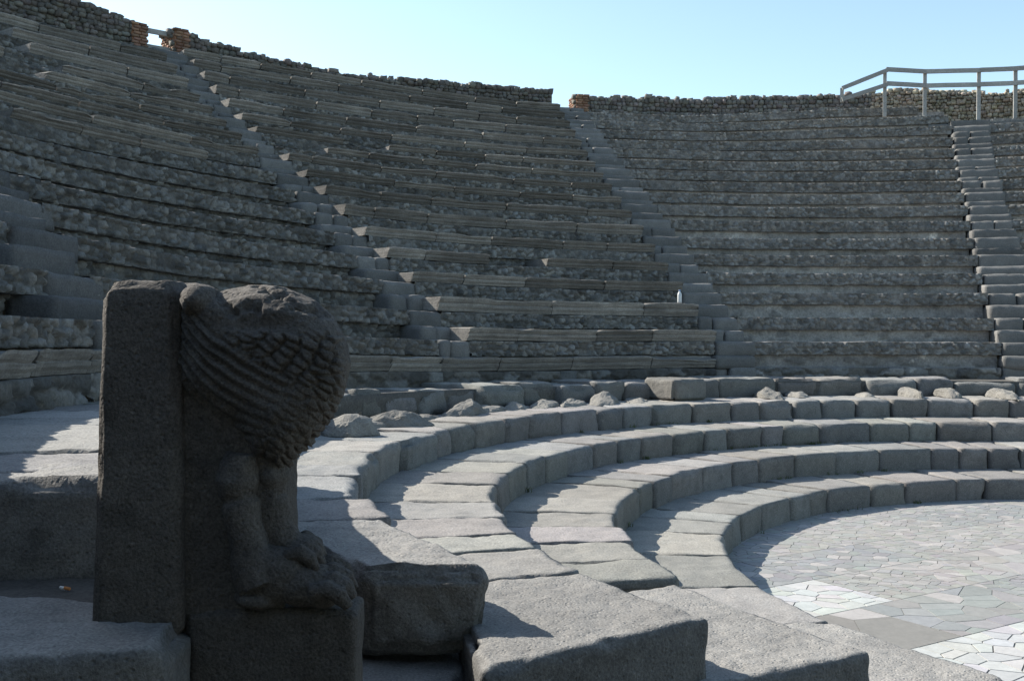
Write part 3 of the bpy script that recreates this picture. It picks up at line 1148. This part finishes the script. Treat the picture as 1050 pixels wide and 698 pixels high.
def wpit(V):
    yy_ = np.maximum(V[:, 1], 3.1)
    px = V[:, 0] / yy_ * 1057.47 + 525.9
    py = 343.7 - (V[:, 2] - 1.8587) / yy_ * 1057.47
    wob = fbm(V * 8, 2, 41)
    out = np.zeros(len(V))
    front = np.clip((3.46 - V[:, 1]) / .06, 0, 1)
    P2 = np.stack([px, py], 1)
    tt = np.zeros(len(V)); dd = np.zeros(len(V)); ss = np.zeros(len(V))
    for a_ in range(0, len(V), 2000):
        D = ((P2[a_:a_ + 2000, None] - _B[None]) ** 2).sum(-1)
        k = D.argmin(1)
        tt[a_:a_ + 2000] = _t.ravel()[k]; ss[a_:a_ + 2000] = _s.ravel()[k]
        dd[a_:a_ + 2000] = np.sqrt(D[np.arange(len(k)), k])
    inrib = np.clip((px - 184) / 8, 0, 1) * np.clip(1 - (dd - 2) / 5, 0, 1) * np.clip((1.02 - tt) / .1, 0, 1) * np.clip((1.06 - ss) / .10, 0, 1)
    ph = (tt * 8.2 + .3 * wob) % 1
    rib = np.minimum(1, np.minimum(ph / .62, (1 - ph) / .22))
    rib = rib * rib * (3 - 2 * rib)
    out += inrib * (rib * .020 - .010)
    # scales
    c_, s_ = math.cos(.50), math.sin(.50)
    u = (px * c_ + py * s_) / 19 + .5 * wob
    v = (-px * s_ + py * c_) / 8.6 + .5 * fbm(V * 8 + 5, 2, 43)
    f1, f2, idv = worley(u, v, 9)
    e = np.clip((f2 - f1) / .34, 0, 1)
    e = e * e * (3 - 2 * e)
    zone = (1 - inrib) * np.clip((py - 338 - 10 * wob) / 14, 0, 1) * np.clip((356 - px) / 14, 0, 1)
    out += zone * (e * (.011 + .010 * idv) - .008 + .010 * (((u % 1) - .5)))
    # broken pitted top and upper hollow
    top = np.clip((330 - py) / 14, 0, 1) * (px > 222)
    out -= top * (np.clip(fbm(V * 15, 3, 77) - .02, 0, 1) * .075)
    hol = np.exp(-((px - 268) / 42) ** 2 - ((py - 333) / 9) ** 2)
    out -= hol * .022
    out -= np.clip(fbm(V * 5, 2, 70) - .28, 0, 1) * .03
    # weathering wears the carving away in patches
    return out * front * (1 - .65 * np.clip(fbm(V * 3.2, 2, 90) * 2.2, 0, 1))


remeshed(parts, .0052, gs, 'wing', M['griffin'], .0045, 1, 62, wpit)


# legs
def leg(pts, foot, toes, dy, r=1.0):
    p = [tube([(gx(a), GY + .035 + dy, gz(b)) for a, b, c in pts], [(c * r, c * r * 1.05) for a, b, c in pts], 16)]
    for (a, b, rx, rz) in foot:
        p.append(ellipsoid((gx(a), GY + .045 + dy, gz(b)), (rx, .085 * r, rz)))
    xt, yt, ln = toes
    for q in range(4):
        yy = GY + dy - .045 + q * .052
        e = (0, 3, 2, -4)[q]
        yt = toes[1] - (5 if r > .95 else 1.5) * q
        p.append(tube([(gx(xt - ln + e), yy, gz(yt - 9)), (gx(xt - ln * .55 + e), yy, gz(yt - 13)), (gx(xt - ln * .22 + e), yy, gz(yt - 6)), (gx(xt + e), yy, gz(yt + 6))], [.024 * r, .030 * r, .028 * r, .014 * r], 10))
    return p


remeshed(leg([(246, 466, .05), (243, 482, .064), (242, 495, .070), (243, 506, .062), (245, 513, .050), (246, 518, .062), (247, 527, .062), (250, 545, .060), (255, 566, .066), (262, 586, .080), (268, 600, .088)],
             [(241, 494, .066, .054), (284, 592, .110, .095), (312, 602, .105, .072), (330, 608, .085, .058), (262, 616, .075, .035)], (361, 613, 40), 0.), .006, gs, 'leg', M['griffin'], .006, 1, 63)
remeshed(leg([(275, 466, .05), (274, 484, .056), (273, 494, .058), (273, 505, .052), (274, 512, .043), (275, 517, .054), (276, 526, .054), (279, 543, .054), (286, 558, .058), (295, 570, .058)],
             [(274, 492, .056, .048), (302, 571, .082, .052)], (327, 580, 34), .05, .88), .006, gs, 'leg', M['griffin'], .005, 1, 64)
P, F = quad_block([(gx(187), 3.27), (gx(367), 3.255), (gx(366), 3.47), (gx(187), 3.50)], .50, .988, .018, .022, .008, 52, .02, .025)
a = Acc(); a.add(P, F); a.build('base', M['griffin'], gs)
P, F = quad_block([(gx(192), 3.24), (gx(300), 3.30), (gx(300), 3.6), (gx(192), 3.6)], .98, 1.06, .02, .03, .006, 53)
# low remains of the parapet the support belongs to, running back along the step
P, F = ring_block(7.72, 8.0, 188.5, 203.5, .95, 1.50, lambda A: A * 0, .05, .05, .02, 99, wear=.1)
a = Acc(); a.add(P, F); a.build('parapet', M['griffin'], gs)

# ------------------------------------------------------------------ loose rubble on the fourth step


def chunk(name, label, az, R, half, seed, yaw=0., tilt=0., peak=0., mat='rub', z=None, cellf=.03, group='loose rubble on the curved step'):
    rs = np.random.default_rng(seed)
    bm = bmesh.new()
    hx, hy, hz = half[0] * (1.8 if az > 110 else 2.3), half[1] * 1.3, half[2] * (.62 if az > 110 else .72)
    peak *= .6
    pts_ = []
    nb = 8
    for i_ in range(nb):
        t_ = 2 * math.pi * (i_ + rs.uniform(-.3, .3)) / nb
        k_ = rs.uniform(.82, 1.05)
        pts_.append((hx * k_ * math.cos(t_), hy * k_ * math.sin(t_), 0))
        f_ = 1 - peak * .55
        pts_.append((hx * k_ * f_ * rs.uniform(.75, .98) * math.cos(t_), hy * k_ * rs.uniform(.7, .95) * math.sin(t_), 2 * hz * rs.uniform(.35, .75) * (1 - .45 * peak)))
    ax = -math.tan(tilt) * hx * 1.1
    for _ in range(3):
        pts_.append((ax + hx * rs.uniform(-.3, .3) * (1.2 - peak), hy * rs.uniform(-.35, .45), 2 * hz * rs.uniform(.86, 1.0)))
    for p_ in pts_:
        bm.verts.new(p_)
    r_ = bmesh.ops.convex_hull(bm, input=bm.verts)
    bmesh.ops.delete(bm, geom=[g_ for g_ in r_['geom_interior'] if isinstance(g_, bmesh.types.BMVert)], context='VERTS')
    bmesh.ops.bevel(bm, geom=list(bm.edges), offset=.012, segments=1, affect='EDGES')
    bmesh.ops.triangulate(bm, faces=bm.faces)
    for _ in range(2):
        bmesh.ops.subdivide_edges(bm, edges=[e_ for e_ in bm.edges if e_.calc_length() > cellf], cuts=1, use_grid_fill=True)
        bmesh.ops.triangulate(bm, faces=bm.faces)
    bm.verts.ensure_lookup_table(); bm.normal_update()
    for i_, v_ in enumerate(bm.verts):
        v_.index = i_
    q = np.array([v_.co[:] for v_ in bm.verts]); nn_ = np.array([v_.normal[:] for v_ in bm.verts])
    F = np.array([[v_.index for v_ in f_.verts] for f_ in bm.faces])
    bm.free()
    q = q + nn_ * (fbm(q * 8 + seed, 2, seed) * .026 + fbm(q * 27 + seed, 2, seed) * .010)[:, None]
    tilt = 0
    cy, sy, ct, s_ = math.cos(yaw), math.sin(yaw), math.cos(tilt), math.sin(tilt)
    q = q @ np.array([[ct, 0, -s_], [0, 1, 0], [s_, 0, ct]]).T
    q = q @ np.array([[cy, -sy, 0], [sy, cy, 0], [0, 0, 1]]).T
    q[:, 2] -= q[:, 2].min()
    base = polar(np.array(float(R)), az, np.array(.955 if z is None else z))
    a = Acc(); a.add(q + base, None, F, random.uniform(.85, 1.15))
    return single(a, name, M[mat], label, 'rubble' if name == 'rubble_stone' else 'stone block', tuple(float(v) for v in base), group, smooth=False)


T_ = math.radians
RUB = [
    ('rough boulder lying against the right side of the griffin wing', 166.5, 7.75, (.16, .14, .17), .2, 0, 0),
    ('tilted flat-topped stone just behind the boulder beside the griffin wing', 161.8, 7.85, (.22, .13, .10), .6, .45, 0),
    ('large triangular stone lying at the left end of the rubble', 160.3, 7.72, (.27, .16, .14), .35, -.35, .6),
    ('long low broken stone, second cluster from the griffin wing', 154.5, 7.86, (.30, .14, .06), .9, .0, .4),
    ('pyramid-shaped pale stone, left of three low flat pieces', 147.8, 7.84, (.24, .14, .15), 1.0, -.25, .8),
    ('low stone just right of the pyramid-shaped one', 143.6, 7.88, (.22, .13, .07), 1.1, .1, .2),
    ('small pointed stone at the edge of the low flat pieces', 140.2, 7.86, (.16, .12, .09), 1.2, .1, .7),
    ('flattish spread stone under the pale broken corner of the top step', 136.8, 7.84, (.28, .15, .07), 1.25, .0, .5),
    ('low rounded stone left of the widest pyramid rubble piece', 132.9, 7.84, (.24, .13, .075), 1.3, -.1, .5),
    ('widest pyramid-shaped rubble piece, left of the big cut block', 128.9, 7.82, (.30, .15, .13), 1.4, .1, .85),
    ('long flat sliver of stone touching the big cut block', 124.3, 7.86, (.34, .12, .055), 1.5, .06, .4),
    ('pale heap-shaped stone right of the big cut block', 108.2, 7.86, (.25, .14, .10), 1.6, .1, .7),
    ('small pale stone beside the pale heap-shaped one', 104.6, 7.88, (.16, .12, .065), 1.7, 0, .4),
    ('low sliver left of the pair of triangular stones', 97.0, 7.86, (.22, .10, .05), 1.5, .1, .6),
    ('left half of the pair of triangular stones, rising to the right', 92.2, 7.82, (.26, .12, .10), 1.5, -.42, .0),
    ('right half of the pair of triangular stones, falling to the right', 88.2, 7.82, (.27, .12, .10), 1.5, .42, .0),
    ('yellowish slanted stone nearest the right edge of the photo', 82.6, 7.82, (.40, .13, .10), 1.45, -.25, .3),
]
for i, (lab, az, R, half, yaw, tilt, peak) in enumerate(RUB):
    chunk('rubble_stone', lab, az, R, half, 200 + i, yaw, tilt, peak)
# the big cut block
P, F = ring_block(7.55, 8.2, 117.2, 121.5, .975, 1.275, lambda A: A * 0, .03, .035, .016, 77, wear=.09)
a = Acc(); a.add(P, F)
single(a, 'cut_stone_block', M['rub'], 'big squared pale block jutting out of the topmost curved step', 'stone block', tuple(float(v) for v in polar(np.array(7.8), 119.3, np.array(.975))))

# small weeds rooted in the joints at the foot of the curved steps
M['weed'] = stone('dry_green_weed', (.085, .11, .035), (.06, .075, .028), 6, 60, .2, 0, .001, objvar=0)
ac = Acc()
wr2 = random.Random(5)
for i_ in range(46):
    ring = wr2.choice([1, 1, 2, 2, 2, 3, 0])
    az_ = wr2.choice([wr2.gauss(124, 3), wr2.gauss(112, 3), wr2.uniform(78, 165)])
    c0 = polar(np.array(RLOW[ring] - .02), az_, np.array((ZLOW[ring - 1] if ring else .004) - .005))
    V_, T_2 = [], []
    for b_ in range(wr2.randint(7, 16)):
        h_ = wr2.uniform(.012, .050); a_ = wr2.uniform(0, 6.28); sp = wr2.uniform(.2, 1.1) * h_
        bx, by = wr2.gauss(0, .028), wr2.gauss(0, .012)
        w0 = wr2.uniform(.002, .004)
        p0 = c0 + np.array([bx, by, 0])
        d_ = np.array([math.cos(a_), math.sin(a_), 0]); n_ = np.array([-d_[1], d_[0], 0])
        k0 = len(V_)
        V_ += [p0 - n_ * w0, p0 + n_ * w0, p0 + d_ * sp * .4 + n_ * w0 + np.array([0, 0, h_ * .7]), p0 + d_ * sp * .4 - n_ * w0 + np.array([0, 0, h_ * .7]), p0 + d_ * sp + np.array([0, 0, h_])]
        T_2 += [(k0, k0 + 1, k0 + 2), (k0, k0 + 2, k0 + 3), (k0 + 3, k0 + 2, k0 + 4)]
    ac.add(np.array(V_), None, T_2, wr2.uniform(.8, 1.3))
o = ac.build('weeds', M['weed'], smooth=False); o['kind'] = 'stuff'

# ------------------------------------------------------------------ small things
bp = polar(np.array(9.83), 110.4, np.array(2.38))
bt = thing('plastic_bottle', 'small white plastic bottle left standing on the seats by the middle stairway', 'bottle', tuple(bp))
prof = [(0, 0), (.034, .002), (.036, .02), (.036, .13), (.03, .155), (.014, .18), (.013, .19), (0, .19)]


def lathe(prof, c, n=16):
    an = np.linspace(0, 2 * np.pi, n, endpoint=False)
    V = np.concatenate([np.stack([c[0] + r * np.cos(an), c[1] + r * np.sin(an), np.full(n, c[2] + z)], 1) for r, z in prof])
    Q = [(i * n + j, i * n + (j + 1) % n, (i + 1) * n + (j + 1) % n, (i + 1) * n + j) for i in range(len(prof) - 1) for j in range(n)]
    return V, Q


bp = np.array(bp) + np.array([0, 0, 0])
V, Q = lathe(prof, bp); a = Acc(); a.add(V, Q); a.build('body', M['plastic'], bt)
V, Q = lathe([(0, .188), (.016, .189), (.016, .208), (0, .209)], bp); a = Acc(); a.add(V, Q); a.build('cap', M['cap'], bt)

cb = thing('cigarette_butt', 'tiny white and orange cigarette butt on the dark earth left of the pillar', 'litter', (-1.59, 3.67, .95))
for nm, x0, x1, mt in (('paper', -.022, -.002, 'paper'), ('filter', -.002, .02, 'filter')):
    c, s = math.cos(-.35), math.sin(-.35)
    V, Q, T = tube([(-1.59 + x0 * c, 3.67 + x0 * s, .956), (-1.59 + x1 * c, 3.67 + x1 * s, .954)], .006, 10)
    a = Acc(); a.add(V, Q, T); a.build(nm, M[mt], cb)

# ------------------------------------------------------------------ orchestra floor: irregular marble pieces in diagonal bands
U = np.array([.848, .530]); Vv = np.array([-.530, .848])
rs = np.random.default_rng(21)


def clip_poly(poly, n, c):
    """keep points with n.p <= c"""
    out = []
    L = len(poly)
    for i in range(L):
        a, b = poly[i], poly[(i + 1) % L]
        da, db = n @ a - c, n @ b - c
        if da <= 0:
            out.append(a)
        if (da < 0) != (db < 0) and abs(da - db) > 1e-12:
            out.append(a + (b - a) * (da / (da - db)))
    return out


def shrink(poly, d):
    c = np.mean(poly, axis=0)
    res = [np.array(p) for p in poly]
    base = list(res)
    for i in range(len(base)):
        a, b = base[i], base[(i + 1) % len(base)]
        e = b - a
        L = np.linalg.norm(e)
        if L < 1e-6:
            continue
        n = np.array([e[1], -e[0]]) / L
        if n @ (c - a) > 0:
            n = -n
        res = clip_poly(res, n, n @ a - d)
        if len(res) < 3:
            return None
    return res


VB = [1.7, 2.45, 3.19, 3.93, 4.71, 5.44, 6.17, 6.92, 7.66, 8.42, 9.2, 9.95, 10.7]
floor = Acc()


def cells(u0, u1, v0, v1, n, col, joint, z, var=.10, aniso=1.0):
    dm = .55 * math.sqrt((u1 - u0) * (v1 - v0) / n)
    S_ = []
    for _ in range(n * 12):
        c_ = np.array([rs.uniform(u0, u1), rs.uniform(v0, v1)])
        if all(np.hypot(*(c_ - o_)) > dm for o_ in S_):
            S_.append(c_)
        if len(S_) == n:
            break
    S_ = np.array(S_)
    n = len(S_)
    for i in range(n):
        poly = [np.array(p, float) for p in ((u0, v0), (u1, v0), (u1, v1), (u0, v1))]
        d = np.linalg.norm((S_ - S_[i]) * np.array([1, aniso]), axis=1)
        for j in np.argsort(d)[1:14]:
            m_ = (S_[i] + S_[j]) / 2
            nn = (S_[j] - S_[i]) * np.array([1, aniso])
            poly = clip_poly(poly, nn, nn @ m_)
            if len(poly) < 3:
                break
        if len(poly) < 3:
            continue
        poly = shrink(poly, joint)
        if poly is None or len(poly) < 3:
            continue
        W = np.array([U * p[0] + Vv * p[1] for p in poly])
        c = W.mean(0)
        if math.hypot(c[0] - OX, c[1] - OY) > 4.75:
            continue
        th = rs.uniform(-.0008, .0008)
        top = np.concatenate([W, np.full((len(W), 1), z + th)], 1)
        bot = np.concatenate([W + (W - c) * .01, np.full((len(W), 1), z - .006)], 1)
        k = len(W)
        Vt = np.concatenate([top, bot, [[c[0], c[1], z + th]]])
        Q = [(j, k + j, k + (j + 1) % k, (j + 1) % k) for j in range(k)]
        T = [(2 * k, j, (j + 1) % k) for j in range(k)]
        # winding
        x, y = W[:, 0], W[:, 1]
        if np.sum(x * np.roll(y, -1) - y * np.roll(x, -1)) < 0:
            T = [t[::-1] for t in T]; Q = [q[::-1] for q in Q]
        cc = np.array(col) * (1 + rs.uniform(-var, var)) * (1 + rs.uniform(-.035, .035, 3))
        if rs.random() < .12 and var > .08:
            cc = np.array([.345, .33, .32]) * rs.uniform(.95, 1.12)
        floor.add(Vt, Q, T, cc)


PALE, BLUE, WHITE, SAND = (.300, .296, .284), (.265, .270, .268), (.425, .43, .422), (.235, .229, .210)
for b in range(len(VB) - 1):
    v0, v1 = VB[b] + .001, VB[b + 1] - .001
    u = 3.9
    while u < 15:
        du = rs.uniform(.7, 1.7)
        u1 = u + du
        spec = None
        col = PALE if rs.random() < .62 else BLUE
        n = max(2, int(du * .74 / rs.choice([.008, .012, .020, .034])))
        jn = .0028
        if b == 4 and u < 6.0:          # white panel by the lowest step
            u, u1, col, n, jn = 5.2, 6.12, WHITE, 30, .0045
        elif b == 3 and u < 5.3:
            u, u1, col, n, jn = 4.7, 5.75, SAND, 4, .002
        elif b == 3 and u < 6.6:
            u1, col, n = 7.0, BLUE, 26
        elif b == 2 and u < 6.0:        # second white panel
            u, u1, col, n, jn = 4.7, 6.9, WHITE, 64, .005
        elif b == 8 and 7.5 < u < 10:
            col, n, jn = (.33, .338, .345), 40, .004
        cells(u + .002, u1 - .002, v0, v1, n, col, jn, .004, .05 if col is WHITE else .085)
        u = u1
o = floor.build('orchestra_floor', M['marble'], smooth=False)
o['kind'] = 'structure'
# bedding under the pieces
ac = Acc()
an = np.linspace(0, 2 * np.pi, 96, endpoint=False)
V = np.concatenate([np.stack([OX + 4.7 * np.cos(an), OY + 4.7 * np.sin(an), 0 * an - .001], 1), [[OX, OY, -.001]]])
ac.add(V, None, [(96, i, (i + 1) % 96) for i in range(96)])
o = ac.build('floor_bedding', M['joint'], smooth=False)
o['kind'] = 'structure'

# ground out to the horizon
ac = Acc()
g1 = np.concatenate([-np.geomspace(900, 3, 26), np.linspace(-2, 2, 5), np.geomspace(3, 900, 26)])
X, Y = np.meshgrid(g1 + 3, g1 + 8, indexing='ij')
V = np.stack([X, Y, 0 * X - .03], -1).reshape(-1, 3)
n = len(g1)
i, j = np.meshgrid(np.arange(n - 1), np.arange(n - 1), indexing='ij')
b = (i * n + j).ravel()
ac.add(V, np.stack([b, b + n, b + n + 1, b + 1], 1))
o = ac.build('ground', M['earth']); o['kind'] = 'structure'

# unseen vaulted passage added behind the camera to darken the near stones
ac = Acc()
prof = [(-3.6, -.03), (-3.6, 2.3)] + [(.6 - 4.2 * math.cos(t), 2.3 + 1.5 * math.sin(t)) for t in np.linspace(.1, math.pi - .1, 15)] + [(4.8, 2.3), (4.8, -.03)]
outp = [(x + (-.6 if x < .6 else .6), z) if z <= 2.3 else (.6 + (x - .6) * 1.14, z + .5) for x, z in prof]
ys = np.linspace(-.35, -9, 24)
np_ = len(prof)
V = np.array([[(x, y, z) for x, z in prof] + [(x, y, z) for x, z in outp] for y in ys]).reshape(-1, 3)
V = V + np.stack([fbm(V * 2, 3, 8), fbm(V * 2 + 5, 3, 8), fbm(V * 2 + 9, 3, 8)], 1) * .04
w_ = 2 * np_
Q = []
for i in range(len(ys) - 1):
    for j in range(np_ - 1):
        Q.append((i * w_ + j, i * w_ + j + 1, (i + 1) * w_ + j + 1, (i + 1) * w_ + j))
        Q.append((i * w_ + np_ + j, (i + 1) * w_ + np_ + j, (i + 1) * w_ + np_ + j + 1, i * w_ + np_ + j + 1))
for j in range(np_ - 1):
    Q.append((j, np_ + j, np_ + j + 1, j + 1))
    e = (len(ys) - 1) * w_
    Q.append((e + j, e + j + 1, e + np_ + j + 1, e + np_ + j))
ac.add(V, Q)
# unseen side wall added to shade the lower left step
P, F = quad_block([(-4.3, -.2), (-3.6, -.2), (-3.6, 4.8), (-4.3, 4.8)], -.05, 3.3, .12, .05, .05, 71)
ac.add(P, F)
o = ac.build('added_shade_walls', M['wall']); o['kind'] = 'structure'

# ------------------------------------------------------------------ light, sky, camera
EL = 36.0
LH = Vector((-.882, .472, 0)).normalized()
Ldir = Vector((LH.x * math.cos(RAD(EL)), LH.y * math.cos(RAD(EL)), math.sin(RAD(EL))))
sun = bpy.data.lights.new('sun', 'SUN')
sun.energy = 5.0
sun.angle = RAD(.53)
sun.color = (1, .94, .85)
so = bpy.data.objects.new('sun', sun)
C.objects.link(so)
so.rotation_euler = Ldir.to_track_quat('Z', 'Y').to_euler()
so.location = (0, 0, 40)
w = bpy.data.worlds.new('World')
scene.world = w
w.use_nodes = True
nt = w.node_tree
nt.nodes.clear()
sk = nt.nodes.new('ShaderNodeTexSky')
sk.sky_type = 'NISHITA'
sk.sun_disc = False
sk.sun_elevation = RAD(EL)
sk.sun_rotation = math.atan2(LH.x, LH.y)
sk.altitude = 0
sk.air_density = 1.0
sk.dust_density = .7
sk.ozone_density = 1.0
bg = nt.nodes.new('ShaderNodeBackground')
bg.inputs['Strength'].default_value = .128
ow = nt.nodes.new('ShaderNodeOutputWorld')
tn = nt.nodes.new('ShaderNodeMix')
tn.data_type = 'RGBA'
tn.blend_type = 'MULTIPLY'
tn.inputs[0].default_value = 1
tn.inputs[7].default_value = (1.03, 1.045, .97, 1)      # the photograph's cyan-leaning white balance
nt.links.new(sk.outputs[0], tn.inputs[6])
nt.links.new(tn.outputs[2], bg.inputs[0])
nt.links.new(bg.outputs[0], ow.inputs[0])

cam = bpy.data.cameras.new('camera')
cam.sensor_width = 36
cam.lens = 36 * 1057.47 / 1050
cam.clip_start = .05
cam.clip_end = 3000
co = bpy.data.objects.new('camera', cam)
C.objects.link(co)
pt, rl = -.0049875, .0024580
c, s, cr, sr = math.cos(pt), math.sin(pt), math.cos(rl), math.sin(rl)
right = Vector((cr, -s * sr, c * sr)); up = Vector((-sr, -s * cr, c * cr)); fwd = Vector((0, c, s))
co.matrix_world = Matrix(((right.x, up.x, -fwd.x, 0), (right.y, up.y, -fwd.y, 0), (right.z, up.z, -fwd.z, 1.85866), (0, 0, 0, 1)))
scene.camera = co

vs = scene.view_settings
vs.view_transform = 'Standard'
vs.look = 'None'
vs.exposure = 1.0
vs.gamma = 1
vs.use_curve_mapping = False
scene.cycles.max_bounces = 6
for o in scene.objects:
    if '_w' in o:
        del o['_w']
